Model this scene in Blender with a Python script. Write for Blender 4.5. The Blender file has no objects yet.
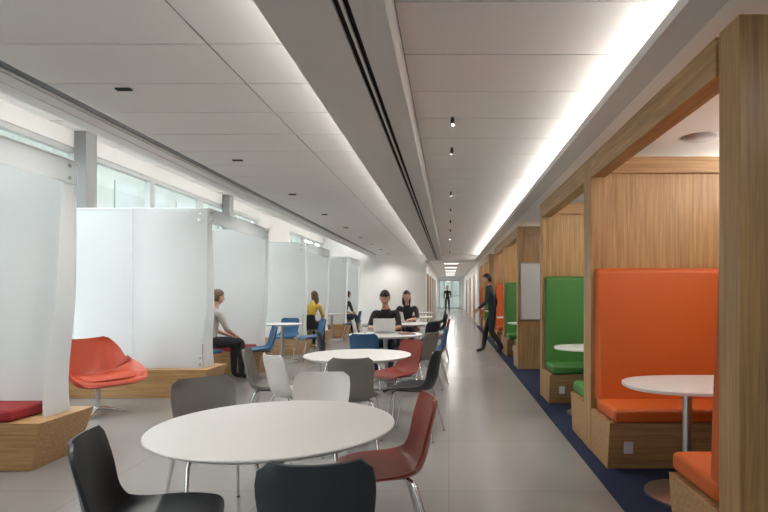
import bpy, math, random
from mathutils import Vector, Matrix
random.seed(4)
S = bpy.context.scene
COL = S.collection

# ------------------------------------------------------------ materials
MATS = {}
def P(name, col, rough=0.5, metal=0.0, spec=0.5, bump=0.0, bscale=60, coat=0.0, var=0.0):
    if name in MATS: return MATS[name]
    m = bpy.data.materials.new(name); m.use_nodes = True
    nt = m.node_tree; b = nt.nodes['Principled BSDF']
    b.inputs['Base Color'].default_value = (*col, 1)
    b.inputs['Roughness'].default_value = rough
    b.inputs['Metallic'].default_value = metal
    b.inputs['Specular IOR Level'].default_value = spec
    b.inputs['Coat Weight'].default_value = coat
    tc = nt.nodes.new('ShaderNodeTexCoord')
    nz = nt.nodes.new('ShaderNodeTexNoise'); nz.inputs['Scale'].default_value = bscale
    nt.links.new(tc.outputs['Object'], nz.inputs['Vector'])
    if var > 0:
        mx = nt.nodes.new('ShaderNodeMix'); mx.data_type = 'RGBA'
        mx.inputs[6].default_value = (*[c*(1-var) for c in col], 1)
        mx.inputs[7].default_value = (*[min(1, c*(1+var)) for c in col], 1)
        nt.links.new(nz.outputs['Fac'], mx.inputs[0])
        nt.links.new(mx.outputs[2], b.inputs['Base Color'])
    if bump > 0:
        bp = nt.nodes.new('ShaderNodeBump'); bp.inputs['Strength'].default_value = bump
        bp.inputs['Distance'].default_value = 0.01
        nt.links.new(nz.outputs['Fac'], bp.inputs['Height'])
        nt.links.new(bp.outputs['Normal'], b.inputs['Normal'])
    MATS[name] = m
    return m

def wood(name, scale, dark=(0.27, 0.145, 0.058), light=(0.53, 0.325, 0.145)):
    m = bpy.data.materials.new(name); m.use_nodes = True
    nt = m.node_tree; b = nt.nodes['Principled BSDF']
    tc = nt.nodes.new('ShaderNodeTexCoord'); mp = nt.nodes.new('ShaderNodeMapping')
    mp.inputs['Scale'].default_value = scale
    nz = nt.nodes.new('ShaderNodeTexNoise'); nz.inputs['Scale'].default_value = 1.0
    nz.inputs['Detail'].default_value = 8; nz.inputs['Roughness'].default_value = 0.65
    nz.inputs['Distortion'].default_value = 0.4
    cr = nt.nodes.new('ShaderNodeValToRGB')
    cr.color_ramp.elements[0].position = 0.3; cr.color_ramp.elements[0].color = (*dark, 1)
    cr.color_ramp.elements[1].position = 0.68; cr.color_ramp.elements[1].color = (*light, 1)
    nt.links.new(tc.outputs['Object'], mp.inputs['Vector']); nt.links.new(mp.outputs[0], nz.inputs['Vector'])
    nt.links.new(nz.outputs['Fac'], cr.inputs[0]); nt.links.new(cr.outputs[0], b.inputs['Base Color'])
    b.inputs['Roughness'].default_value = 0.42
    return m
WOODV = wood('oak_vertical_grain', (45, 45, 1.6))
WOODH = wood('oak_long_grain', (45, 1.6, 45))
WOODX = wood('oak_cross_grain', (1.6, 45, 45))

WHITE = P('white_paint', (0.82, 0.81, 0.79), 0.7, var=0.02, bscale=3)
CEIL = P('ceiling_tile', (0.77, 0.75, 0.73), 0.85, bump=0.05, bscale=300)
SOFF = P('soffit_grey', (0.60, 0.58, 0.56), 0.8, var=0.02, bscale=3)
DARK = P('dark_void', (0.01, 0.01, 0.01), 0.8)
PLEN = P('plenum_grey', (0.04, 0.04, 0.04), 0.9)
BLACK = P('black_plastic', (0.015, 0.015, 0.017), 0.4)
CHROME = P('chrome_steel', (0.75, 0.75, 0.76), 0.18, 1.0)
STEEL = P('brushed_steel', (0.55, 0.55, 0.55), 0.35, 1.0)
LAM = P('white_laminate', (0.72, 0.71, 0.69), 0.3)
ORANGE = P('orange_vinyl', (0.56, 0.105, 0.014), 0.5, bump=0.15, bscale=120)
GREEN = P('green_vinyl', (0.055, 0.20, 0.040), 0.5, bump=0.15, bscale=120)
REDC = P('red_upholstery', (0.26, 0.014, 0.018), 0.75, bump=0.15, bscale=200)
ARMC = P('vermilion_leather', (0.42, 0.052, 0.016), 0.4, bump=0.1, bscale=100)
C_RED = P('brick_red_plastic', (0.23, 0.036, 0.021), 0.38)
C_NAVY = P('charcoal_navy_plastic', (0.015, 0.020, 0.028), 0.4)
C_GREY = P('warm_grey_plastic', (0.17, 0.162, 0.152), 0.45)
C_WHITE = P('white_plastic', (0.66, 0.64, 0.61), 0.4)
C_BLUE = P('blue_plastic', (0.025, 0.10, 0.22), 0.4)
MULL = P('window_frame_grey', (0.48, 0.49, 0.49), 0.5)
CARPET = P('blue_carpet', (0.007, 0.015, 0.056), 0.95, bump=0.6, bscale=250, var=0.4)
ALU = P('laptop_aluminium', (0.62, 0.62, 0.63), 0.35, 0.6)
SCREEN = P('laptop_screen', (0.05, 0.07, 0.1), 0.15)

def floor_mat():
    m = bpy.data.materials.new('grey_terrazzo_floor'); m.use_nodes = True
    nt = m.node_tree; b = nt.nodes['Principled BSDF']
    tc = nt.nodes.new('ShaderNodeTexCoord')
    br = nt.nodes.new('ShaderNodeTexBrick'); br.offset = 0.0
    br.inputs['Color1'].default_value = (0.27, 0.256, 0.245, 1)
    br.inputs['Color2'].default_value = (0.258, 0.245, 0.234, 1)
    br.inputs['Mortar'].default_value = (0.20, 0.19, 0.18, 1)
    br.inputs['Scale'].default_value = 1.0
    br.inputs['Mortar Size'].default_value = 0.004
    br.inputs['Brick Width'].default_value = 1.22; br.inputs['Row Height'].default_value = 1.22
    nz = nt.nodes.new('ShaderNodeTexNoise'); nz.inputs['Scale'].default_value = 160
    mx = nt.nodes.new('ShaderNodeMix'); mx.data_type = 'RGBA'; mx.blend_type = 'MULTIPLY'
    mx.inputs[0].default_value = 0.25
    nt.links.new(tc.outputs['Object'], br.inputs['Vector']); nt.links.new(tc.outputs['Object'], nz.inputs['Vector'])
    nt.links.new(br.outputs['Color'], mx.inputs[6]); nt.links.new(nz.outputs['Fac'], mx.inputs[7])
    nt.links.new(mx.outputs[2], b.inputs['Base Color'])
    b.inputs['Roughness'].default_value = 0.24
    return m
FLOOR = floor_mat()

def frosted():
    m = bpy.data.materials.new('frosted_glass'); m.use_nodes = True
    nt = m.node_tree; nt.nodes.clear()
    o = nt.nodes.new('ShaderNodeOutputMaterial')
    d = nt.nodes.new('ShaderNodeBsdfDiffuse'); d.inputs[0].default_value = (0.82, 0.84, 0.845, 1)
    t = nt.nodes.new('ShaderNodeBsdfTranslucent'); t.inputs[0].default_value = (0.93, 0.95, 0.955, 1)
    g = nt.nodes.new('ShaderNodeBsdfGlossy'); g.inputs['Roughness'].default_value = 0.25
    tc = nt.nodes.new('ShaderNodeTexCoord'); nz = nt.nodes.new('ShaderNodeTexNoise'); nz.inputs['Scale'].default_value = 1.2
    mr = nt.nodes.new('ShaderNodeMapRange'); mr.inputs[3].default_value = 0.44; mr.inputs[4].default_value = 0.62
    nt.links.new(tc.outputs['Object'], nz.inputs['Vector']); nt.links.new(nz.outputs['Fac'], mr.inputs[0])
    a = nt.nodes.new('ShaderNodeMixShader'); b = nt.nodes.new('ShaderNodeMixShader')
    nt.links.new(mr.outputs[0], a.inputs[0])
    nt.links.new(d.outputs[0], a.inputs[1]); nt.links.new(t.outputs[0], a.inputs[2])
    b.inputs[0].default_value = 0.05
    nt.links.new(a.outputs[0], b.inputs[1]); nt.links.new(g.outputs[0], b.inputs[2])
    nt.links.new(b.outputs[0], o.inputs[0])
    return m
FROST = frosted()
def clearglass():
    m = bpy.data.materials.new('window_glass'); m.use_nodes = True
    nt = m.node_tree; nt.nodes.clear()
    o = nt.nodes.new('ShaderNodeOutputMaterial')
    t = nt.nodes.new('ShaderNodeBsdfTransparent'); t.inputs[0].default_value = (0.9, 0.93, 0.92, 1)
    g = nt.nodes.new('ShaderNodeBsdfGlossy'); g.inputs['Roughness'].default_value = 0.05
    b = nt.nodes.new('ShaderNodeMixShader'); b.inputs[0].default_value = 0.06
    nt.links.new(t.outputs[0], b.inputs[1]); nt.links.new(g.outputs[0], b.inputs[2])
    nt.links.new(b.outputs[0], o.inputs[0])
    return m
GLASS = clearglass()
def emis(name, col, s):
    m = bpy.data.materials.new(name); m.use_nodes = True
    b = m.node_tree.nodes['Principled BSDF']
    b.inputs['Emission Color'].default_value = (*col, 1); b.inputs['Emission Strength'].default_value = s
    return m
LED = emis('led_lens', (1, 0.95, 0.88), 3.0)

# ------------------------------------------------------------ mesh builder
class MB:
    def __init__(s): s.v = []; s.f = []; s.m = []; s.mats = []
    def mi(s, mat):
        if mat not in s.mats: s.mats.append(mat)
        return s.mats.index(mat)
    def add(s, vs, fs, mat):
        o = len(s.v); s.v += [tuple(v) for v in vs]; k = s.mi(mat)
        for f in fs: s.f.append([i+o for i in f]); s.m.append(k)
    def box(s, x0, x1, y0, y1, z0, z1, mat, bi=(0, 0)):
        bx, by = bi
        vs = [(x0+bx, y0+by, z0), (x1-bx, y0+by, z0), (x1-bx, y1-by, z0), (x0+bx, y1-by, z0), (x0, y0, z1), (x1, y0, z1), (x1, y1, z1), (x0, y1, z1)]
        s.add(vs, [(3, 2, 1, 0), (4, 5, 6, 7), (0, 1, 5, 4), (1, 2, 6, 5), (2, 3, 7, 6), (3, 0, 4, 7)], mat)
    def tube(s, pts, rad, mat, n=10):
        pts = [Vector(p) for p in pts]
        if not isinstance(rad, (list, tuple)): rad = [rad]*len(pts)
        vs = []; fs = []; prev = None
        for i, p in enumerate(pts):
            a = pts[max(i-1, 0)]; b = pts[min(i+1, len(pts)-1)]
            d = (b-a).normalized()
            if prev is None:
                ref = Vector((0, 0, 1)) if abs(d.z) < 0.9 else Vector((1, 0, 0))
                u = d.cross(ref).normalized()
            else: u = (prev-d*prev.dot(d)).normalized()
            prev = u; w = d.cross(u)
            for k in range(n):
                t = 2*math.pi*k/n; vs.append(p+(u*math.cos(t)+w*math.sin(t))*rad[i])
        for i in range(len(pts)-1):
            for k in range(n):
                fs.append((i*n+k, i*n+(k+1) % n, (i+1)*n+(k+1) % n, (i+1)*n+k))
        fs.append(tuple(range(n))[::-1]); fs.append(tuple(range((len(pts)-1)*n, len(pts)*n)))
        s.add(vs, fs, mat)
    def lathe(s, prof, mat, c=(0, 0), n=48, sx=1, sy=1, sup=2.0, caps=True):
        vs = []; fs = []
        for r, z in prof:
            for k in range(n):
                t = 2*math.pi*k/n; ct, st = math.cos(t), math.sin(t)
                e = 2.0/sup
                px = math.copysign(abs(ct)**e, ct); py = math.copysign(abs(st)**e, st)
                vs.append((c[0]+px*sx*r, c[1]+py*sy*r, z))
        m = len(prof)
        for i in range(m-1):
            for k in range(n): fs.append((i*n+k, i*n+(k+1) % n, (i+1)*n+(k+1) % n, (i+1)*n+k))
        if caps: fs.append(tuple(range(n))[::-1]); fs.append(tuple(range((m-1)*n, m*n)))
        s.add(vs, fs, mat)
    def ell(s, c, r, mat, nu=16, nv=10, fn=None, keep=None, M=None):
        vs = []; fs = []; un = []
        for j in range(nv+1):
            ph = math.pi*j/nv
            for k in range(nu):
                t = 2*math.pi*k/nu
                u = Vector((math.sin(ph)*math.cos(t), math.sin(ph)*math.sin(t), math.cos(ph)))
                un.append(u); p = Vector((u.x*r[0], u.y*r[1], u.z*r[2]))
                if fn: p = fn(u, p)
                if M: p = M @ p
                vs.append(p+Vector(c))
        for j in range(nv):
            for k in range(nu):
                f = (j*nu+k, (j+1)*nu+k, (j+1)*nu+(k+1) % nu, j*nu+(k+1) % nu)
                if keep and not keep(sum((un[i] for i in f), Vector())/4): continue
                fs.append(f)
        s.add(vs, fs, mat)
    def mesh(s, name, smooth=False):
        me = bpy.data.meshes.new(name); me.from_pydata(s.v, [], s.f)
        for m in s.mats: me.materials.append(m)
        me.polygons.foreach_set('material_index', s.m)
        if smooth: me.polygons.foreach_set('use_smooth', [True]*len(s.f))
        me.validate(); me.update()
        return me
    def obj(s, name, parent=None, loc=(0, 0, 0), rz=0, smooth=False, bevel=0, seg=2):
        o = bpy.data.objects.new(name, s.mesh(name, smooth)); COL.objects.link(o)
        o.location = loc; o.rotation_euler[2] = rz
        if parent: o.parent = parent
        if bevel:
            b = o.modifiers.new('bevel', 'BEVEL'); b.width = bevel; b.segments = seg; b.limit_method = 'ANGLE'
            if smooth or seg > 2:
                o.data.polygons.foreach_set('use_smooth', [True]*len(o.data.polygons))
                w = o.modifiers.new('wn', 'WEIGHTED_NORMAL')
        elif smooth:
            try: o.data.set_sharp_from_angle(angle=math.radians(40))
            except Exception: pass
        return o
def empty(name, loc=(0, 0, 0), rz=0):
    e = bpy.data.objects.new(name, None); COL.objects.link(e); e.location = loc; e.rotation_euler[2] = rz
    e.empty_display_size = 0.2
    return e
def simple(name, boxes, mat, **k):
    m = MB()
    for b in boxes: m.box(*b, mat)
    return m.obj(name, **k)

# ------------------------------------------------------------ room shell
YB, YR, YE = -3.0, 21.5, 44.0
XW, XR = -5.0, 2.9
XC0, XC1 = -0.95, 1.2
ZBAY = 3.5
simple('floor', [(XW-0.2, XR+0.1, YB-0.1, YR, -0.1, 0), (XC0-0.1, XC1+0.1, YR, YE+0.2, -0.1, 0)], FLOOR)
simple('carpet_strip', [(1.08, XR-0.001, YB+0.01, YR-0.01, 0.0005, 0.006)], CARPET)
simple('wall_right', [(XR, XR+0.1, YB, YR, 0, 3.6)], WHITE)
simple('wall_back', [(XW-0.2, XR+0.1, YB-0.1, YB, 0, 3.6)], WHITE)
simple('wall_end', [(XW-0.2, XC0, YR, YR+0.15, 0, 3.6), (XC1, XR+0.1, YR, YR+0.15, 0, 3.6), (XC0, XC1, YR, YR+0.15, 2.62, 3.6)], WHITE)
simple('wall_corridor_left', [(XC0-0.1, XC0, YR+0.15, YE, 0, 2.62)], WHITE)
simple('wall_corridor_right', [(XC1, XC1+0.1, YR+0.15, YE, 0, 2.62)], WHITE)
simple('ceiling_corridor', [(XC0-0.1, XC1+0.1, YR+0.15, YE, 2.62, 2.7)], CEIL)
simple('wall_corridor_end', [(XC0-0.1, XC1+0.1, YE, YE+0.15, 2.3, 2.7), (XC0-0.1, XC0+0.15, YE, YE+0.15, 0, 2.3), (XC1-0.3, XC1+0.1, YE, YE+0.15, 0, 2.3)], WHITE)
m = MB()
for x in (XC0+0.15, -0.42, 0.22, XC1-0.36): m.box(x, x+0.06, YE+0.02, YE+0.1, 0, 2.3, MULL)
m.box(XC0+0.15, XC1-0.3, YE+0.02, YE+0.1, 2.24, 2.3, MULL); m.box(XC0+0.15, XC1-0.3, YE+0.02, YE+0.1, 0.0, 0.12, MULL)
m.box(XC0+0.15, XC1-0.3, YE+0.02, YE+0.1, 1.0, 1.06, MULL)
m.box(XC0+0.15, XC1-0.3, YE+0.05, YE+0.06, 0.1, 2.25, GLASS)
m.obj('window_20')
simple('baseboard_end', [(XW, XC0, YR-0.012, YR, 0, 0.1)], MULL)
simple('baseboard_right', [(XR-0.012, XR, YB, YR, 0.006, 0.1)], MULL)
for i, (yy, side) in enumerate([(23.2, 0), (26.4, 0), (30.5, 0), (35, 0), (24.5, 1), (29.5, 1), (35.5, 1)]):
    m = MB()
    x = XC0 if side == 0 else XC1-0.05
    m.box(x, x+0.05, yy, yy+1.05, 0, 2.15, MULL)
    dx0, dx1 = (x+0.05, x+0.065) if side == 0 else (x-0.015, x)
    m.box(dx0, dx1, yy+0.06, yy+0.99, 0.01, 2.1, WOODV)
    hx = dx1+0.03 if side == 0 else dx0-0.03
    m.tube([(hx, yy+0.15, 1.0), (hx, yy+0.28, 1.0)], 0.01, STEEL)
    m.tube([(hx, yy+0.15, 1.0), ((dx0+dx1)/2, yy+0.15, 1.0)], 0.012, STEEL)
    m.obj('door_%d' % (i+1))

ZC = 2.82
simple('ceiling', [(-3.12, 1.42, YB, YR, ZC+0.022, ZC+0.1)], PLEN)
m = MB()
g = 0.006
def tilecol(x0, x1, step, off=0.0, z=ZC):
    y = YB+off
    while y < YR:
        ye = min(y+step, YR)
        m.box(x0+g, x1-g, y+g, ye-g, z, z+0.02, CEIL); y += step
tilecol(-0.28, 1.42, 0.61, 0.24)
tilecol(-1.43, -0.42, 0.61, 0.1)
tilecol(-2.85, -1.43, 0.61, 0.1)
m.box(-3.12, -2.99, YB, YR, ZC, ZC+0.02, CEIL)
m.box(-2.96, -2.94, YB, YR, ZC-0.004, ZC+0.02, CEIL)
m.obj('ceiling_tiles')
simple('ceiling_slot_diffuser', [(-2.985, -2.965, YB, YR, ZC+0.012, ZC+0.021), (-2.935, -2.855, YB, YR, ZC+0.006, ZC+0.021)], BLACK)
m = MB()
m.box(XW-0.2, -3.12, YB, YR, ZBAY, ZBAY+0.08, WHITE)
m.box(-3.14, -3.12, YB, YR, ZC-0.01, ZBAY, WHITE)
m.box(-3.26, -3.14, YB, YR, ZC-0.01, ZC+0.01, WHITE)
m.box(-3.27, -3.26, YB, YR, ZC-0.01, ZC+0.07, WHITE)
m.obj('ceiling_window_bay')
m = MB()
y = YB
while y < YR:
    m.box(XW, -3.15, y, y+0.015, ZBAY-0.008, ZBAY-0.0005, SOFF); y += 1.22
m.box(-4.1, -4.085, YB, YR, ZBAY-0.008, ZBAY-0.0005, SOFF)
m.obj('trim_bay_grid')
m = MB()
ZB = 2.6
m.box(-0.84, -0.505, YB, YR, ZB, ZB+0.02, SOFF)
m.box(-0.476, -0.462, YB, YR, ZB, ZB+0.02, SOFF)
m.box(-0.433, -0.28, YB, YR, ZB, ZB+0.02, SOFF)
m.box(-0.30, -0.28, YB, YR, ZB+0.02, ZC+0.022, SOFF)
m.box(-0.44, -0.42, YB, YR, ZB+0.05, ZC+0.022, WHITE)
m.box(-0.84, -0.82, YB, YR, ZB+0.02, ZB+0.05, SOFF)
m.box(-0.82, -0.30, YB, YR, ZB+0.035, ZB+0.045, DARK)
m.box(-0.82, -0.51, YB, YR, ZB+0.0455, ZB+0.05, WHITE)
m.obj('ceiling_bulkhead')
m = MB()
m.box(1.03, 1.2, YB, YR, ZB, ZB+0.02, SOFF)  # shade on the soffit edge put into a greyer colour
m.box(1.2, XR, YB, YR, ZB, ZB+0.02, WHITE)  # same soffit made whiter over the booths to look lit
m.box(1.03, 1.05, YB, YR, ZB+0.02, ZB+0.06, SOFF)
m.box(1.40, 1.42, YB, YR, ZB+0.02, ZC+0.02, WHITE)
m.obj('ceiling_soffit_right')
def area(name, loc, sx, sy, power, rot=(0, 0, 0), col=(1, 0.955, 0.9), shape='RECTANGLE'):
    l = bpy.data.lights.new(name, 'AREA'); l.shape = shape; l.size = sx; l.size_y = sy
    l.energy = power; l.color = col
    o = bpy.data.objects.new(name, l); COL.objects.link(o); o.location = loc; o.rotation_euler = rot
    return o
simple('cove_led_housing', [(1.15, 1.22, YB+0.1, YR-0.1, ZB+0.02, ZB+0.045)], WHITE)
simple('cove_led_housing', [(-0.72, -0.66, YB+0.1, YR-0.1, ZB+0.05, ZB+0.06)], WHITE)
area('cove_lamp', (1.185, 9.25, ZB+0.052), 0.05, 24.0, 92, (math.pi, math.radians(-20), 0))
area('cove_lamp', (-0.69, 9.25, ZB+0.066), 0.05, 24.0, 95, (math.pi, math.radians(-20), 0))
area('bay_fill_lamp', (-3.2, 9.25, ZC+0.03), 0.07, 24.0, 400, (math.pi, math.radians(-20), 0), (1, 0.98, 0.96))  # added fill behind the fascia, lifts ambient light from the left
for i, y in enumerate((24, 28, 32, 36, 40)):
    simple('ceiling_light', [(-0.2, 0.4, y-0.15, y+0.15, 2.605, 2.6195)], LED)
    area('corridor_lamp', (0.1, y, 2.6), 0.58, 0.28, 30)

CN = (1, 0.965, 0.92)
for y in (-1.0, 0.8, 4.55, 5.5, 7.9, 9.5, 11, 12.6, 14.5, 17, 19.5):
    m = MB()
    m.box(-0.012, 0.012, -0.02, 0.02, -0.012, 0, BLACK)
    m.lathe([(0.001, -0.01), (0.016, -0.012), (0.017, -0.062), (0.0145, -0.062), (0.014, -0.025), (0.001, -0.023)], BLACK, n=16, caps=False)
    m.obj('ceiling_spotlight', loc=(0.03, y, ZC), smooth=True)
    l = bpy.data.lights.new('spot_lamp', 'SPOT'); l.energy = 85; l.spot_size = math.radians(130); l.spot_blend = 1.0; l.shadow_soft_size = 0.008; l.color = CN
    o = bpy.data.objects.new('spot_lamp', l); COL.objects.link(o); o.location = (0.03, y, ZC-0.042)
for i in range(11):
    y = -0.3+2.1*i
    m = MB()
    m.box(-0.055, 0.055, -0.018, -0.014, -0.012, 0, BLACK); m.box(-0.055, 0.055, 0.014, 0.018, -0.012, 0, BLACK)
    m.box(-0.055, -0.05, -0.014, 0.014, -0.012, 0, BLACK); m.box(0.05, 0.055, -0.014, 0.014, -0.012, 0, BLACK)
    m.box(-0.05, 0.05, -0.014, 0.014, -0.003, 0, BLACK)
    m.obj('linear_downlight', loc=(-2.35, y, ZC))
    l = bpy.data.lights.new('spot_lamp', 'SPOT'); l.energy = 85; l.spot_size = math.radians(150); l.spot_blend = 1.0; l.shadow_soft_size = 0.02; l.color = CN
    o = bpy.data.objects.new('spot_lamp', l); COL.objects.link(o); o.location = (-2.35, y, ZC-0.015)

# ------------------------------------------------------------ window wall
mull_y = [-3.0, -0.9, 1.2, 3.3, 5.4, 7.3, 9.15, 10.95, 12.75, 14.2]
mull_y2 = [16.8, 18.6, 20.2, 21.5]
ZWT = 3.28
m = MB()
m.box(XW-0.2, XW, YB, YR, 0, 0.35, WHITE)
m.box(XW-0.2, XW, YB, YR, ZWT, 3.6, WHITE)
m.box(XW-0.2, XW+0.05, 14.2, 16.8, 0.35, ZWT, WHITE)
m.obj('wall_left')
k = 1
def window(y0, y1):
    global k
    m = MB()
    m.box(XW-0.12, XW-0.02, y0, y0+0.07, 0.35, ZWT, MULL)
    m.box(XW-0.12, XW-0.02, y1-0.07, y1, 0.35, ZWT, MULL)
    m.box(XW-0.12, XW-0.02, y0+0.07, y1-0.07, ZWT-0.07, ZWT, MULL)
    m.box(XW-0.12, XW-0.02, y0+0.07, y1-0.07, 0.35, 0.42, MULL)
    m.box(XW-0.12, XW-0.02, y0+0.07, y1-0.07, 2.0, 2.05, MULL)
    m.box(XW-0.075, XW-0.065, y0+0.06, y1-0.06, 0.4, ZWT-0.05, GLASS)
    m.obj('window_%d' % k, bevel=0.004); k += 1
for a, b in zip(mull_y[:-1], mull_y[1:]): window(a, b)
for a, b in zip(mull_y2[:-1], mull_y2[1:]): window(a, b)
for y in (7.3, 12.0):
    simple('trim_pier', [(XW-0.001, XW+0.16, y-0.1, y+0.12, 0.0, ZBAY)], P('pier_grey', (0.22, 0.22, 0.22), 0.6))
EXB = P('facade_stone', (0.13, 0.14, 0.125), 0.9, var=0.25, bscale=0.6)
EXG = P('facade_glazing', (0.10, 0.112, 0.108), 0.5)
m = MB()
m.box(-19, -16, -10, 60, -3, 9, EXB)
for zi in range(3):
    for yi in range(24):
        m.box(-16.0, -15.95, -9+yi*2.9, -9+yi*2.9+1.7, -2+zi*3.3, -2+zi*3.3+2.1, EXG)
m.box(-12, 12, 62, 65, -3, 9, EXB)  # end block added to tone down the sky behind the corridor window
for zi in range(3):
    for xi in range(8):
        m.box(-11+xi*2.9, -11+xi*2.9+1.7, 61.95, 62, -2+zi*3.3, -2+zi*3.3+2.1, EXG)
m.obj('neighbouring_building')
simple('exterior_ground', [(-40, XW-0.3, -30, 80, -3.1, -3.0), (XW-0.3, 20, YE+0.5, 80, -3.1, -3.0)], P('bounce_paving', (0.30, 0.30, 0.28), 0.95, var=0.3, bscale=2))  # pale ground surface made up to bounce daylight onto the ceiling

# ------------------------------------------------------------ booths (right)
XB = 1.2
def booth(y0, y1, cush, near_t=0.09, far_t=0.09):
    e = empty('seating_booth', (XB, (y0+y1)/2, 0))
    def ch(o): o.parent = e; o.matrix_parent_inverse = Matrix.Translation((-XB, -(y0+y1)/2, 0)); return o
    ft = 0.12; X1 = XR-0.002
    def pr(a, b, inn): return (a, b+(0.03 if near_t < 0.15 else 0.0)) if inn > 0 else (a-0.03, b)
    ends = ((y0-near_t, y0, 1), (y1, y1+far_t, -1))
    m = MB()
    for (a, b, inn) in ends:
        pa, pb = pr(a, b, inn)
        m.box(XB, XB+ft, pa, pb, 0.006, 2.5, WOODV)
    ch(m.obj('posts', bevel=0.004))
    m = MB()
    for (a, b, inn) in ends:
        m.box(XB+ft, X1-0.02, a+0.001, b-0.001, 0.006, 2.36, WOODV)
    m.box(X1-0.02, X1, y0-near_t, y1+far_t, 0.01, 2.36, WOODV)
    ch(m.obj('panels'))
    m = MB()
    for (a, b, inn) in ends:
        pa, pb = pr(a, b, inn)
        m.box(XB+ft, X1, pa, pb, 2.36, 2.5, WOODX)
    ch(m.obj('cross_beams', bevel=0.004))
    m = MB(); m.box(XB+0.0005, XB+ft, y0+0.03, y1-0.03, 2.32, 2.4995, WOODH)
    ch(m.obj('header_beam', bevel=0.004))
    m = MB(); m.box(X1-0.07, X1-0.021, y0+0.04, y1-0.04, 2.33, 2.39, WHITE)  # invented rail, there only to carry the added fill lamp
    ch(m.obj('fill_lamp_rail'))
    for near in (True, False):
        m = MB()
        s = 1 if near else -1
        yw = y0 if near else y1
        prof = [(0, 0.0), (0.49, 0.0), (0.56, 0.36), (0, 0.36)]
        xs = (XB+0.004, X1-0.03)
        vs = [(x, yw+s*p[0], 0.006+p[1]) for x in xs for p in prof]
        fs = [(0, 1, 2, 3), (7, 6, 5, 4), (0, 4, 5, 1), (1, 5, 6, 2), (2, 6, 7, 3), (3, 7, 4, 0)]
        m.add(vs, fs, WOODX)
        yf = yw+s*0.52
        m.box(XB+0.12, XB+0.19, min(yf, yf+s*0.012), max(yf, yf+s*0.012), 0.13, 0.25, LAM)
        ch(m.obj('bench_base', bevel=0.003))
        m = MB()
        m.box(XB+0.03, X1-0.04, min(yw+s*0.09, yw+s*0.585), max(yw+s*0.09, yw+s*0.585), 0.37, 0.475, cush)
        ch(m.obj('seat_cushion', bevel=0.03, seg=4))
        m = MB()
        q = [(0.002, 0.44), (0.17, 0.46), (0.14, 0.9), (0.085, 1.53), (0.002, 1.56)]
        xs = (XB+0.035, X1-0.04)
        vs = [(x, yw+s*p[0], p[1]) for x in xs for p in q]
        n = len(q)
        fs = [tuple(range(n)), tuple(range(2*n-1, n-1, -1))]+[(i, i+n, (i+1) % n+n, (i+1) % n) for i in range(n)]
        m.add(vs, fs, cush)
        ch(m.obj('back_cushion', bevel=0.025, seg=4))
    return e
def booth_table(y):
    m = MB()
    c = (0.55, 0)
    m.lathe([(0.95, 0.713), (1.0, 0.717), (1.0, 0.735), (0.985, 0.74)], LAM, c=c, sx=0.60, sy=0.36, sup=2.6, n=64)
    m.tube([(0.36, 0, 0.02), (0.36, 0, 0.715)], 0.03, STEEL, n=20)
    m.lathe([(0.27, 0.0), (0.27, 0.012), (0.24, 0.02), (0.05, 0.03)], STEEL, c=(0.36, 0), n=40)
    m.lathe([(0.14, 0.70), (0.14, 0.713)], STEEL, c=(0.36, 0), n=24)
    m.obj('booth_table', loc=(XB+0.02, y, 0.0065), smooth=True)
def speaker(x, y):
    m = MB(); m.lathe([(0.14, -0.006), (0.145, -0.003), (0.145, 0)], P('speaker_grille', (0.5, 0.5, 0.5), 0.6, bump=0.5, bscale=400), n=32)
    m.lathe([(0.115, -0.009), (0.12, -0.006)], P('speaker_grille_centre', (0.38, 0.38, 0.38), 0.6), n=32)
    m.obj('ceiling_speaker', loc=(x, y, ZB-0.0005), smooth=True)
def downlight(x, y, p=10):
    m = MB(); m.lathe([(0.06, -0.004), (0.065, 0)], WHITE, n=24); m.lathe([(0.045, -0.006), (0.046, -0.004)], LED, n=24)
    m.obj('recessed_downlight', loc=(x, y, ZB-0.0005))
    area('downlight_lamp', (x, y, ZB-0.01), 0.09, 0.09, p, shape='DISK')
GAPS = [(2.40, 4.60, ORANGE, .17, .09), (4.78, 7.0, GREEN, .09, .12),
        (9.55, 11.75, GREEN, .12, .09), (11.93, 14.13, ORANGE, .09, .12), (16.4, 18.6, GREEN, .12, .09), (18.78, 20.98, ORANGE, .09, .12)]
for (a, b, c, n, f) in GAPS:
    booth(a, b, c, n, f)
    booth_table((a+b)/2+0.08)
    downlight(2.45, (a+b)/2-0.45, 6); downlight(1.75, (a+b)/2-0.2, 6)
    area('booth_fill_lamp', (XR-0.09, (a+b)/2, 2.41), 0.04, 2.0, 17, (math.pi, math.radians(-72), 0))  # added fill light, whitens the soffit seen above each booth
speaker(2.03, 4.35); speaker(2.03, 8.4); speaker(2.0, 13.4)
downlight(1.9, 8.2, 9); downlight(1.9, 15.2, 9); downlight(1.9, 0.9, 8)
m = MB(); m.box(1.26, 2.5, 9.405, 9.428, 0.88, 1.84, LAM)
m.box(1.24, 2.52, 9.41, 9.4285, 0.86, 1.86, STEEL); m.box(1.5, 2.2, 9.35, 9.41, 0.86, 0.88, STEEL)
m.obj('whiteboard')

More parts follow.
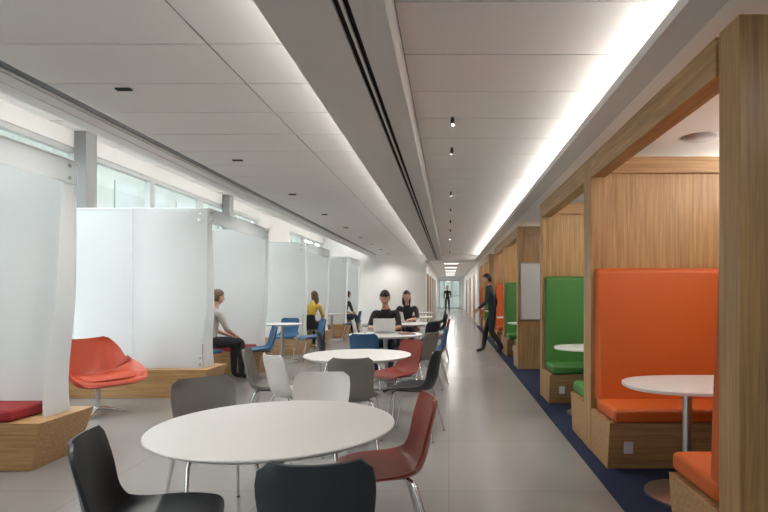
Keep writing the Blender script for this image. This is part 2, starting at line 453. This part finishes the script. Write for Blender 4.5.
# ------------------------------------------------------------ frosted study pods (left)
XP = -3.09
def pod_end(yg, s, cush, parent_e, cx, cy):
    def ch(o): o.parent = parent_e; o.matrix_parent_inverse = Matrix.Translation((-cx, -cy, 0)); return o
    m = MB()
    y0, y1 = sorted((yg-s*0.14, yg+s*0.48))
    X0, X1 = -4.85, XP+0.0
    zt = 0.37
    vs = [(X0, y0+0.05, 0), (X1-0.06, y0+0.05, 0), (X1-0.06, y1-0.05, 0), (X0, y1-0.05, 0), (X0, y0, zt), (X1+0.04, y0, zt), (X1+0.04, y1, zt), (X0, y1, zt)]
    m.add(vs, [(3, 2, 1, 0), (4, 5, 6, 7), (0, 1, 5, 4), (1, 2, 6, 5), (2, 3, 7, 6), (3, 0, 4, 7)], WOODX)
    ch(m.obj('bench_base', bevel=0.004))
    m = MB(); a, b = sorted((yg+s*0.05, yg+s*0.46)); m.box(X0+0.05, X1-0.2, a, b, zt+0.001, zt+0.09, cush)
    ch(m.obj('bench_cushion', bevel=0.025, seg=4))
    m = MB()
    n = 14; pts = []
    for i in range(n+1):
        z = zt+0.002+(2.42-zt)*i/n; t = i/n
        pts.append((XP-0.02-0.07*math.exp(-((t-0.12)/0.22)**2), z))
    xl = -4.08
    vs = []
    for (x, z) in pts:
        for yy in (yg-0.006, yg+0.006): vs += [(xl, yy, z), (x, yy, z)]
    fs = []
    for i in range(n):
        o = i*4; q = o+4
        fs += [(o, o+1, q+1, q), (o+3, o+2, q+2, q+3), (o+1, o+3, q+3, q+1), (o+2, o, q, q+2)]
    fs += [(0, 2, 3, 1), (n*4, n*4+1, n*4+3, n*4+2)]
    m.add(vs, fs, FROST)
    m.box(-4.84, xl+0.03, yg+0.02, yg+0.032, zt+0.002, 2.42, FROST)
    ch(m.obj('glass_panel'))
    # return fin along the aisle at the panel edge, tapering towards the top
    m = MB()
    vs = []; 
    for i in range(n+1):
        z = zt+0.002+(2.24-zt)*i/n; t = i/n
        d = 0.30-0.16*t
        x = XP-0.03-0.05*math.exp(-((t-0.12)/0.22)**2)
        for xx in (x-0.005, x+0.005): vs += [(xx, yg+s*0.01, z), (xx, yg+s*d, z)]
    fs = []
    for i in range(n):
        o = i*4; q = o+4
        fs += [(o, o+1, q+1, q), (o+3, o+2, q+2, q+3), (o+1, o+3, q+3, q+1), (o+2, o, q, q+2)]
    fs += [(0, 2, 3, 1), (n*4, n*4+1, n*4+3, n*4+2)]
    m.add(vs, fs, FROST); ch(m.obj('glass_fin'))
    m = MB(); m.box(xl-0.004, xl+0.004, yg-0.012, yg-0.006, zt, 2.42, ALU)
    for z in (2.36, 2.27, 0.5, 0.42):
        for x in (XP-0.11,):
            m.tube([(x, yg-0.02, z), (x, yg+0.02, z)], 0.014, STEEL, n=16)
    ch(m.obj('glass_fixings'))
def pod(ynear, yfar, c1, c2):
    cy = (ynear+yfar)/2; e = empty('study_pod', (XP, cy, 0))
    pod_end(ynear, 1, c1, e, XP, cy); pod_end(yfar, -1, c2, e, XP, cy)
    def ch(o): o.parent = e; o.matrix_parent_inverse = Matrix.Translation((-XP, -cy, 0)); return o
    m = MB(); m.box(XP-0.018, XP-0.006, ynear+0.008, yfar-0.008, 2.24, 2.42, FROST)
    ch(m.obj('header_panel'))
    m = MB(); m.box(XP-0.02, XP-0.004, ynear-0.01, yfar+0.01, 2.42, 2.435, ALU)
    m.box(-4.84, XP, ynear-0.008, ynear+0.008, 2.4205, 2.434, ALU); m.box(-4.84, XP, yfar-0.008, yfar+0.008, 2.4205, 2.434, ALU)
    m.box(-4.84, -4.828, ynear+0.035, yfar-0.035, 0.38, 2.42, FROST)
    for yy in (ynear+0.1, yfar-0.1):
        for z in (2.38, 2.28): m.tube([(XP-0.02, yy, z), (XP+0.006, yy, z)], 0.014, STEEL, n=14)
    ch(m.obj('top_rail_and_back'))
YG = P('chartreuse_upholstery', (0.25, 0.30, 0.04), 0.8)
pod(2.1, 4.5, REDC, REDC)
pod(6.95, 9.3, REDC, REDC)
pod(11.7, 14.05, YG, REDC)
pod(16.4, 18.75, REDC, YG)

# ------------------------------------------------------------ chairs
def crm(pts, n):
    out = []
    P_ = [pts[0]]+list(pts)+[pts[-1]]
    segs = len(pts)-1
    for i in range(n+1):
        t = i/n*segs; k = min(int(t), segs-1); u = t-k
        a, b, c, d = P_[k], P_[k+1], P_[k+2], P_[k+3]
        out.append(tuple(0.5*((2*b[j])+(-a[j]+c[j])*u+(2*a[j]-5*b[j]+4*c[j]-d[j])*u*u+(-a[j]+3*b[j]-3*c[j]+d[j])*u**3) for j in range(len(b))))
    return out
def shell(mb, prof, mat, th=0.008, n=26, mcross=14, power=2.4, corner=0.12):
    pr = crm(prof, n)
    top = []; bot = []
    N = len(pr)
    for i, (y, z, w, c) in enumerate(pr):
        a = pr[max(i-1, 0)]; b = pr[min(i+1, N-1)]
        ty, tz = b[0]-a[0], b[1]-a[1]; L = math.hypot(ty, tz) or 1; ty /= L; tz /= L
        nv = Vector((0, tz, -ty))
        if nv.z < 0 and nv.y < 0: nv = -nv
        s = i/(N-1)
        e = min(s, 1-s)/corner
        wf = 1.0 if e >= 1 else 0.72+0.28*math.sqrt(max(0, 1-(1-e)**2))
        rt = []; rb = []
        for j in range(mcross+1):
            t = -1+2*j/mcross
            cc = abs(t)**power*c
            p = Vector((w*wf*t, y, z))+nv*cc
            rt.append(p); rb.append(p-nv*th)
        top.append(rt); bot.append(rb)
    M = mcross+1; vs = [p for r in top for p in r]+[p for r in bot for p in r]; off = N*M
    fs = []
    for i in range(N-1):
        for j in range(M-1):
            a = i*M+j; fs.append((a, a+M, a+M+1, a+1)); fs.append((off+a, off+a+1, off+a+M+1, off+a+M))
    for j in range(M-1):
        fs.append((j, j+1, off+j+1, off+j)); a = (N-1)*M+j; fs.append((a+1, a, off+a, off+a+1))
    for i in range(N-1):
        a = i*M; fs.append((a+M, a, off+a, off+a+M)); a = i*M+M-1; fs.append((a, a+M, off+a+M, off+a))
    mb.add(vs, fs, mat)
def chair_mesh():
    mb = MB()
    mb.mi(C_GREY)
    shell(mb, [(0.235, 0.425, 0.20, 0.0), (0.20, 0.45, 0.225, 0.01), (0.08, 0.455, 0.235, 0.025), (-0.08, 0.44, 0.225, 0.05), (-0.17, 0.455, 0.205, 0.065),
               (-0.215, 0.54, 0.180, 0.055), (-0.235, 0.66, 0.190, 0.045), (-0.265, 0.81, 0.198, 0.035)], C_GREY, th=0.012)
    for sx in (-1, 1):
        for (ya, yb) in ((0.14, 0.235), (-0.13, -0.25)):
            mb.tube([(sx*0.13, ya*0.8, 0.437), (sx*0.165, ya, 0.425), (sx*0.185, ya+(yb-ya)*0.15, 0.38), (sx*0.225, yb, 0.004)], [0.011, 0.012, 0.012, 0.008], CHROME)
            mb.ell((sx*0.225, yb, 0.006), (0.012, 0.012, 0.006), BLACK, nu=10, nv=6)
    mb.tube([(-0.14, 0.115, 0.432), (0.14, 0.115, 0.432)], 0.01, CHROME); mb.tube([(-0.14, -0.105, 0.428), (0.14, -0.105, 0.428)], 0.01, CHROME)
    mb.box(-0.1, 0.1, -0.1, 0.11, 0.425, 0.44, BLACK)
    me = mb.mesh('shell_chair', True)
    try: me.set_sharp_from_angle(angle=math.radians(50))
    except Exception: pass
    return me
CHM = chair_mesh()
def chair(x, y, deg, mat):
    o = bpy.data.objects.new('dining_chair', CHM); COL.objects.link(o)
    o.material_slots[0].link = 'OBJECT'; o.material_slots[0].material = mat
    o.location = (x, y, 0); o.rotation_euler[2] = math.radians(deg)
    return o
def round_table(x, y, r=0.55, h=0.74):
    m = MB()
    m.lathe([(r-0.05, h-0.032), (r-0.012, h-0.016), (r, h-0.008), (r, h-0.003), (r-0.003, h)], LAM, n=72)
    m.lathe([(0.16, h-0.045), (0.16, h-0.032)], STEEL, n=24)
    m.tube([(0, 0, 0.02), (0, 0, h-0.04)], 0.035, STEEL, n=20)
    m.lathe([(0.30, 0), (0.30, 0.01), (0.27, 0.018), (0.06, 0.03)], STEEL, n=48)
    return m.obj('round_table', loc=(x, y, 0), smooth=True)
round_table(-0.80, 2.50, 0.545); round_table(-0.89, 5.28, 0.52); round_table(-0.92, 7.85, 0.53); round_table(-0.95, 10.6); round_table(-0.95, 13.4); round_table(-1.0, 16.2)
chair(-1.14, 2.10, -72, C_NAVY)
chair(-0.45, 1.95, 6, C_NAVY)
chair(-0.34, 2.74, 104, C_RED)
chair(-1.40, 3.22, -140, C_GREY)
chair(-0.86, 3.40, 178, C_WHITE)
chair(-0.82, 4.65, 4, C_GREY)
chair(-1.68, 5.15, -80, C_GREY)
chair(-0.34, 5.10, 78, C_NAVY)
chair(-0.58, 5.90, 135, C_RED)
chair(-1.36, 4.82, -45, C_WHITE)
chair(-1.08, 7.2, -6, C_BLUE)
chair(-1.58, 7.55, -70, C_NAVY)
chair(-0.42, 7.35, 60, C_GREY)
chair(-0.28, 8.1, 95, C_BLUE)
chair(-0.98, 8.62, 180, C_NAVY)
for (x, y, d, c) in [(-0.45, 10.0, 50, C_NAVY), (-0.25, 10.7, 90, C_RED), (-1.6, 10.4, -85, C_WHITE), (-1.1, 9.95, -8, C_NAVY), (-0.9, 11.35, 180, C_NAVY),
                     (-0.3, 13.2, 85, C_NAVY), (-1.6, 13.5, -90, C_BLUE), (-0.9, 12.7, 0, C_RED), (-0.35, 16.1, 90, C_NAVY), (-1.7, 16.2, -90, C_RED)]:
    chair(x, y, d, c)
round_table(-3.22, 10.45, 0.36); chair(-3.3, 10.98, 178, C_BLUE)
chair(-2.72, 10.7, 120, C_BLUE)
round_table(-3.3, 15.2, 0.36); chair(-2.75, 15.3, 90, C_BLUE)
CUP = P('paper_cup_white', (0.75, 0.73, 0.7), 0.6); LID = P('cup_lid', (0.05, 0.04, 0.04), 0.4)
def cup(x, y):
    m = MB(); m.lathe([(0.028, 0), (0.040, 0.10)], CUP, n=24); m.lathe([(0.042, 0.10), (0.042, 0.108), (0.036, 0.115)], LID, n=24)
    m.obj('coffee_cup', loc=(x, y, 0.7405), smooth=True)
cup(-1.24, 7.98); cup(-0.62, 10.7); cup(-1.1, 13.3)
for (x, y, r) in ((-0.62, 7.85, 20), (-1.27, 10.55, -15)):
    m = MB(); m.box(-0.1, 0.1, -0.14, 0.14, 0, 0.004, BLACK); m.box(-0.096, 0.097, -0.137, 0.137, 0.004, 0.014, LAM); m.box(-0.1, 0.1, -0.14, 0.14, 0.014, 0.018, C_RED)
    m.obj('notebook', loc=(x, y, 0.7405), rz=math.radians(r))

def lounge(x, y, deg):
    e = empty('lounge_armchair', (x, y, 0), math.radians(deg)); e.scale = (0.94, 0.94, 0.97)
    mb = MB()
    shell(mb, [(0.37, 0.355, 0.34, 0.02), (0.33, 0.40, 0.40, 0.05), (0.14, 0.39, 0.42, 0.16), (-0.08, 0.36, 0.41, 0.25), (-0.22, 0.39, 0.39, 0.27),
               (-0.30, 0.52, 0.37, 0.24), (-0.35, 0.68, 0.35, 0.17), (-0.39, 0.84, 0.30, 0.09)], ARMC, th=0.055, n=34, mcross=22, power=2.6, corner=0.18)
    mb.obj('upholstered_shell', parent=e, smooth=True)
    mb = MB()
    shell(mb, [(0.33, 0.42, 0.28, 0.0), (0.2, 0.455, 0.30, 0.01), (0.0, 0.44, 0.30, 0.02), (-0.2, 0.43, 0.28, 0.02)], ARMC, th=0.06, n=12, mcross=10)
    mb.obj('seat_pad', parent=e, smooth=True)
    mb = MB()
    mb.tube([(0, 0, 0.05), (0, 0, 0.34)], 0.028, CHROME, n=16)
    mb.lathe([(0.1, 0.315), (0.14, 0.335)], CHROME, n=20)
    for i in range(4):
        a = math.radians(45+90*i); c, s = math.cos(a), math.sin(a)
        mb.tube([(0, 0, 0.06), (c*0.12, s*0.12, 0.055), (c*0.34, s*0.34, 0.012)], [0.024, 0.02, 0.012], CHROME)
    mb.obj('swivel_base', parent=e, smooth=True)
lounge(-3.90, 6.0, -120)

def laptop(x, y, z, deg):
    m = MB()
    m.box(-0.16, 0.16, -0.11, 0.11, 0, 0.012, ALU); m.box(-0.14, 0.14, -0.02, 0.09, 0.012, 0.0135, BLACK)
    t = math.radians(18)
    def L(u, w, d): return (u, 0.11+math.sin(t)*w+math.cos(t)*d, 0.013+math.cos(t)*w-math.sin(t)*d)
    def slab(u0, u1, w0, w1, d0, d1, mat):
        vs = [L(u0, w0, d0), L(u1, w0, d0), L(u1, w1, d0), L(u0, w1, d0), L(u0, w0, d1), L(u1, w0, d1), L(u1, w1, d1), L(u0, w1, d1)]
        m.add(vs, [(3, 2, 1, 0), (4, 5, 6, 7), (0, 1, 5, 4), (1, 2, 6, 5), (2, 3, 7, 6), (3, 0, 4, 7)], mat)
    slab(-0.16, 0.16, 0, 0.22, 0, 0.007, ALU); slab(-0.15, 0.15, 0.01, 0.21, -0.001, 0, SCREEN)
    m.obj('laptop', loc=(x, y, z), rz=math.radians(deg))
laptop(-0.95, 8.08, 0.7405, 180)
laptop(-0.95, 10.75, 0.7405, 150)

# ------------------------------------------------------------ people
SKIN = P('skin', (0.55, 0.31, 0.21), 0.5)
HAIRD = P('dark_hair', (0.012, 0.009, 0.008), 0.5, bump=0.5, bscale=90)
HAIRB = P('brown_hair', (0.09, 0.045, 0.022), 0.5, bump=0.5, bscale=90)
EYEW = P('eye_white', (0.8, 0.8, 0.8), 0.3); LIP = P('lips', (0.40, 0.12, 0.09), 0.5)
def person(name, loc, deg, J, shirt, pants, shoe, hair, longhair=False, sleeves='short', hd=(0, 0), scale=1.0, fem=False):
    e = empty(name, loc, math.radians(deg)); e.scale = (scale,)*3
    V = {k: Vector(v) for k, v in J.items()}
    sw = 0.92 if fem else 1.0
    rad = {'pelvis': (.135, .115), 'waist': (.115*sw, .095*sw), 'chest': (.140*sw, .110*sw), 'neckb': (.075, .065), 'neck': (.050, .050), 'head': (.05, .05)}
    edges = [('pelvis', 'waist'), ('waist', 'chest'), ('chest', 'neckb'), ('neckb', 'neck'), ('neck', 'head')]
    for s in 'lr':
        for nm, r in (('sh', .068), ('um', .053), ('el', .044), ('fm', .040), ('wr', .027)): rad[nm+s] = (r*sw, r*sw)
        for nm, r in (('hip', .095), ('th', .088), ('kn', .066), ('cf', .063), ('an', .046), ('ball', .042), ('toe', .030)): rad[nm+s] = (r, r)
        V['um'+s] = (V['sh'+s]+V['el'+s])/2; V['fm'+s] = V['el'+s].lerp(V['wr'+s], 0.35)
        V['th'+s] = V['hip'+s].lerp(V['kn'+s], 0.45); V['cf'+s] = V['kn'+s].lerp(V['an'+s], 0.35)
        V['ball'+s] = V['an'+s].lerp(V['toe'+s], 0.55)+Vector((0, 0, -0.012))
        edges += [('chest', 'sh'+s), ('sh'+s, 'um'+s), ('um'+s, 'el'+s), ('el'+s, 'fm'+s), ('fm'+s, 'wr'+s), ('pelvis', 'hip'+s), ('hip'+s, 'th'+s), ('th'+s, 'kn'+s), ('kn'+s, 'cf'+s), ('cf'+s, 'an'+s), ('an'+s, 'ball'+s), ('ball'+s, 'toe'+s)]
    keys = list(rad.keys()); idx = {k: i for i, k in enumerate(keys)}
    me = bpy.data.meshes.new('body'); me.from_pydata([V[k] for k in keys], [(idx[a], idx[b]) for a, b in edges], [])
    tmp = bpy.data.objects.new('tmp', me); COL.objects.link(tmp)
    sk = tmp.modifiers.new('skin', 'SKIN'); sk.branch_smoothing = 0.5
    ss = tmp.modifiers.new('sub', 'SUBSURF'); ss.levels = 2
    if not me.skin_vertices:
        bpy.context.view_layer.objects.active = tmp; bpy.ops.mesh.customdata_skin_add()
    lay = me.skin_vertices[0].data
    for k in keys: lay[idx[k]].radius = rad[k]; lay[idx[k]].use_root = (k == 'pelvis')
    dg = bpy.context.evaluated_depsgraph_get(); dg.update()
    bm_ = bpy.data.meshes.new_from_object(tmp.evaluated_get(dg)); bm_.name = 'body'
    bpy.data.objects.remove(tmp)
    lab = {}
    for a, b in edges:
        k = b
        if k[:-1] in ('hip', 'th', 'kn', 'cf', 'an'): L = 1
        elif k[:-1] in ('ball', 'toe'): L = 2
        elif k[:-1] in ('fm', 'wr'): L = 3 if sleeves == 'short' else 0
        elif k in ('neck', 'head'): L = 3
        else: L = 0
        lab[(a, b)] = L
    for mt in (shirt, pants, shoe, SKIN): bm_.materials.append(mt)
    for p in bm_.polygons:
        c = p.center; best = 1e9; L = 0
        for (a, b), l in lab.items():
            A, B = V[a], V[b]; d = B-A; t = max(0, min(1, (c-A).dot(d)/max(d.length_squared, 1e-9)))
            q = (A+d*t-c).length-0.5*(rad[a][0]*(1-t)+rad[b][0]*t)
            if q < best: best = q; L = l
        p.material_index = L; p.use_smooth = True
    ob = bpy.data.objects.new('body', bm_); COL.objects.link(ob); ob.parent = e
    m = MB()
    H = V['head']
    M = Matrix.Rotation(math.radians(hd[1]), 3, 'Z') @ Matrix.Rotation(math.radians(-hd[0]), 3, 'X')
    def hf(u, p):
        p = p.copy()
        if u.z < 0: p.x *= 1-0.30*u.z*u.z; p.y *= 1-0.12*u.z*u.z
        if u.y > 0.3:
            g1 = math.exp(-(u.x/0.16)**2-((u.z+0.12)/0.2)**2); p.y += 0.024*g1
            p.y -= 0.010*math.exp(-((abs(u.x)-0.36)/0.16)**2-((u.z-0.04)/0.12)**2)
            p.y += 0.008*math.exp(-(u.x/0.3)**2-((u.z+0.78)/0.15)**2)
        return p
    m.ell(H, (0.077, 0.096, 0.116), SKIN, nu=36, nv=28, fn=hf, M=M)
    for sx in (-1, 1):
        m.ell(H+M @ Vector((sx*0.029, 0.079, 0.004)), (0.011, 0.009, 0.007), EYEW, M=M, nu=12, nv=8)
        m.ell(H+M @ Vector((sx*0.029, 0.0865, 0.004)), (0.0045, 0.003, 0.0045), HAIRD, M=M, nu=10, nv=6)
        m.ell(H+M @ Vector((sx*0.029, 0.087, 0.021)), (0.013, 0.003, 0.002), hair, M=M, nu=10, nv=6)
        m.ell(H+M @ Vector((sx*0.077, -0.005, -0.008)), (0.010, 0.018, 0.030), SKIN, M=M, nu=12, nv=8)
    m.ell(H+M @ Vector((0, 0.086, -0.058)), (0.020, 0.007, 0.005), LIP, M=M, nu=12, nv=8)
    def keep(u):
        if u.y > 0.25: return u.z > 0.50-0.12*abs(u.x)
        if u.y > -0.1: return u.z > 0.1
        return u.z > (-0.62)
    m.ell(H+M @ Vector((0, -0.006, 0.006)), (0.086, 0.104, 0.124), hair, nu=36, nv=28, keep=keep, M=M)
    m.ell(H+M @ Vector((0, -0.028, 0.02)), (0.079, 0.083, 0.103), hair, nu=24, nv=16, M=M)
    if longhair:
        m.ell(H+M @ Vector((0, -0.055, -0.09)), (0.082, 0.052, 0.15), hair, M=M)
        for sx in (-1, 1): m.ell(H+M @ Vector((sx*0.066, -0.02, -0.075)), (0.026, 0.045, 0.12), hair, M=M)
    m.obj('head', parent=e, smooth=False).data.polygons.foreach_set('use_smooth', [True]*len(m.f))
    for s, sg in (('l', -1), ('r', 1)):
        m = MB(); W = V['wr'+s]; d = (W-V['el'+s]).normalized()
        side = Vector((-sg, 0.15, 0)) if abs(d.z) < 0.6 else Vector((0, 1, 0))
        side = (side-d*side.dot(d)).normalized(); nrm = d.cross(side).normalized()
        if abs(d.z) < 0.6:
            if nrm.z > 0: nrm = -nrm
        else:
            if nrm.x*sg > 0: nrm = -nrm
        R = Matrix((side, d, nrm)).transposed()
        m.ell(W+d*0.045, (0.040, 0.055, 0.016), SKIN, M=R, nu=16, nv=12)
        m.tube([W-d*0.02, W+d*0.02], [0.026, 0.024], SKIN, n=12)
        for i, L in enumerate((0.072, 0.080, 0.075, 0.058)):
            b = W+d*0.082+side*(0.029-0.0195*i)
            p1 = b+d*L*0.45+nrm*L*0.12; p2 = p1+d*L*0.27+nrm*L*0.2; p3 = p2+d*L*0.12+nrm*L*0.22
            m.tube([b-d*0.02, b, p1, p2, p3], [0.009, 0.0092, 0.0085, 0.0075, 0.0045], SKIN, n=10)
        b = W+d*0.03+side*0.032
        m.tube([b-side*0.012, b+side*0.018+d*0.02+nrm*0.006, b+side*0.026+d*0.045+nrm*0.012, b+side*0.026+d*0.062+nrm*0.016], [0.012, 0.0105, 0.009, 0.005], SKIN, n=10)
        m.obj('hand_'+s, parent=e).data.polygons.foreach_set('use_smooth', [True]*len(m.f))
    return e
def seated(lean=0.1, seat=0.45, arms='table', knee=0.42):
    z = seat+0.11
    J = {'pelvis': (0, -0.08, z), 'waist': (0, -0.08+lean*0.3, z+0.17), 'chest': (0, -0.08+lean, z+0.38), 'neckb': (0, -0.08+lean*1.35, z+0.53),
         'neck': (0, -0.07+lean*1.6, z+0.59), 'head': (0, -0.04+lean*1.8, z+0.70)}
    for s, g in (('l', -1), ('r', 1)):
        J['sh'+s] = (g*0.175, -0.08+lean*1.15, z+0.465)
        if arms == 'table': J['el'+s] = (g*0.24, 0.10+lean, z+0.235); J['wr'+s] = (g*0.11, 0.30+lean, z+0.235)
        else: J['el'+s] = (g*0.23, 0.02+lean, z+0.20); J['wr'+s] = (g*0.12, 0.23+lean*0.8, z+0.10)
        J['hip'+s] = (g*0.09, -0.03, z-0.005); J['kn'+s] = (g*0.11, knee-0.02, z+0.0)
        J['an'+s] = (g*0.11, knee-0.02, 0.075); J['toe'+s] = (g*0.13, knee+0.13, 0.032)
    return J
BLK = P('black_cloth', (0.02, 0.02, 0.023), 0.85); DKB = P('dark_blue_cloth', (0.025, 0.03, 0.05), 0.85)
WTE = P('pale_grey_tee', (0.44, 0.42, 0.39), 0.85); YEL = P('yellow_cloth', (0.50, 0.32, 0.04), 0.85)
SHOE = P('dark_shoe', (0.02, 0.018, 0.016), 0.5)
person('seated_woman', (-1.01, 8.68, 0), 180, seated(0.12, arms='table'), BLK, DKB, SHOE, HAIRD, hd=(28, 0), sleeves='short', fem=True)
person('seated_man', (-3.52, 8.12, 0), -38, seated(0.05, seat=0.50, arms='lap', knee=0.40), WTE, BLK, SHOE, HAIRB, hd=(10, 0), scale=0.97)
m = MB(); m.lathe([(0.17, 0.445), (0.18, 0.46), (0.18, 0.475), (0.16, 0.485)], C_BLUE, n=32)
m.tube([(0, 0, 0.02), (0, 0, 0.45)], 0.022, CHROME, n=14); m.lathe([(0.2, 0), (0.2, 0.01), (0.05, 0.025)], CHROME, n=32)
m.obj('pod_stool', loc=(-3.56, 8.06, 0), smooth=True)
chair(-2.96, 8.42, 120, C_BLUE)
person('seated_woman', (-0.88, 11.38, 0), 180, seated(0.1), BLK, DKB, SHOE, HAIRD, longhair=True, hd=(10, 15), fem=True)
person('seated_woman', (-3.35, 13.2, 0), -10, seated(0.1, seat=0.45, arms='lap'), YEL, DKB, SHOE, HAIRB, longhair=True, hd=(5, 60), fem=True)
chair(-3.35, 13.15, -10, C_NAVY)
person('seated_man', (-3.4, 17.6, 0), -40, seated(0.1, arms='lap'), BLK, DKB, SHOE, HAIRD, hd=(5, 0))
chair(-3.4, 17.58, -40, C_NAVY)
W = {'pelvis': (0, 0.0, 0.94), 'waist': (0, 0.02, 1.10), 'chest': (0, 0.05, 1.32), 'neckb': (0, 0.07, 1.47), 'neck': (0, 0.09, 1.53), 'head': (0, 0.12, 1.64),
     'shl': (-0.18, 0.06, 1.405), 'shr': (0.18, 0.06, 1.405), 'ell': (-0.23, 0.12, 1.13), 'elr': (0.23, -0.06, 1.13), 'wrl': (-0.21, 0.30, 0.98), 'wrr': (0.22, 0.0, 0.88),
     'hipl': (-0.09, 0, 0.90), 'hipr': (0.09, 0, 0.90), 'knl': (-0.10, 0.02, 0.48), 'knr': (0.10, 0.16, 0.49), 'anl': (-0.09, -0.22, 0.13), 'anr': (0.09, 0.22, 0.085),
     'toel': (-0.10, -0.09, 0.035), 'toer': (0.10, 0.38, 0.035)}
person('walking_man', (0.97, 12.0, 0), 80, W, DKB, BLK, SHOE, HAIRD, hd=(15, 0), sleeves='long')
person('walking_person', (-0.1, 36, 0), 175, W, BLK, DKB, SHOE, HAIRD, sleeves='long')

# ------------------------------------------------------------ world & camera
w = bpy.data.worlds.new('overcast_sky'); S.world = w; w.use_nodes = True
bg = w.node_tree.nodes['Background']; bg.inputs[0].default_value = (0.90, 0.95, 1.0, 1); bg.inputs[1].default_value = 7.0
for (a, b) in ((-3, 14.2), (16.8, 21.5)):
    o = area('window_portal', (XW-0.22, (a+b)/2, 1.8), 2.9, b-a, 1, (0, math.radians(-90), 0)); o.data.cycles.is_portal = True
S.view_settings.view_transform = 'Standard'
S.view_settings.exposure = 0.16
cam = bpy.data.cameras.new('camera'); co = bpy.data.objects.new('camera', cam); COL.objects.link(co)
co.location = (0, 0, 1.35); co.rotation_euler = (math.pi/2, 0, 0)
cam.sensor_width = 36; cam.lens = 25.3; cam.shift_x = -0.0846; cam.shift_y = 0.047; cam.clip_start = 0.05; cam.clip_end = 300
S.camera = co
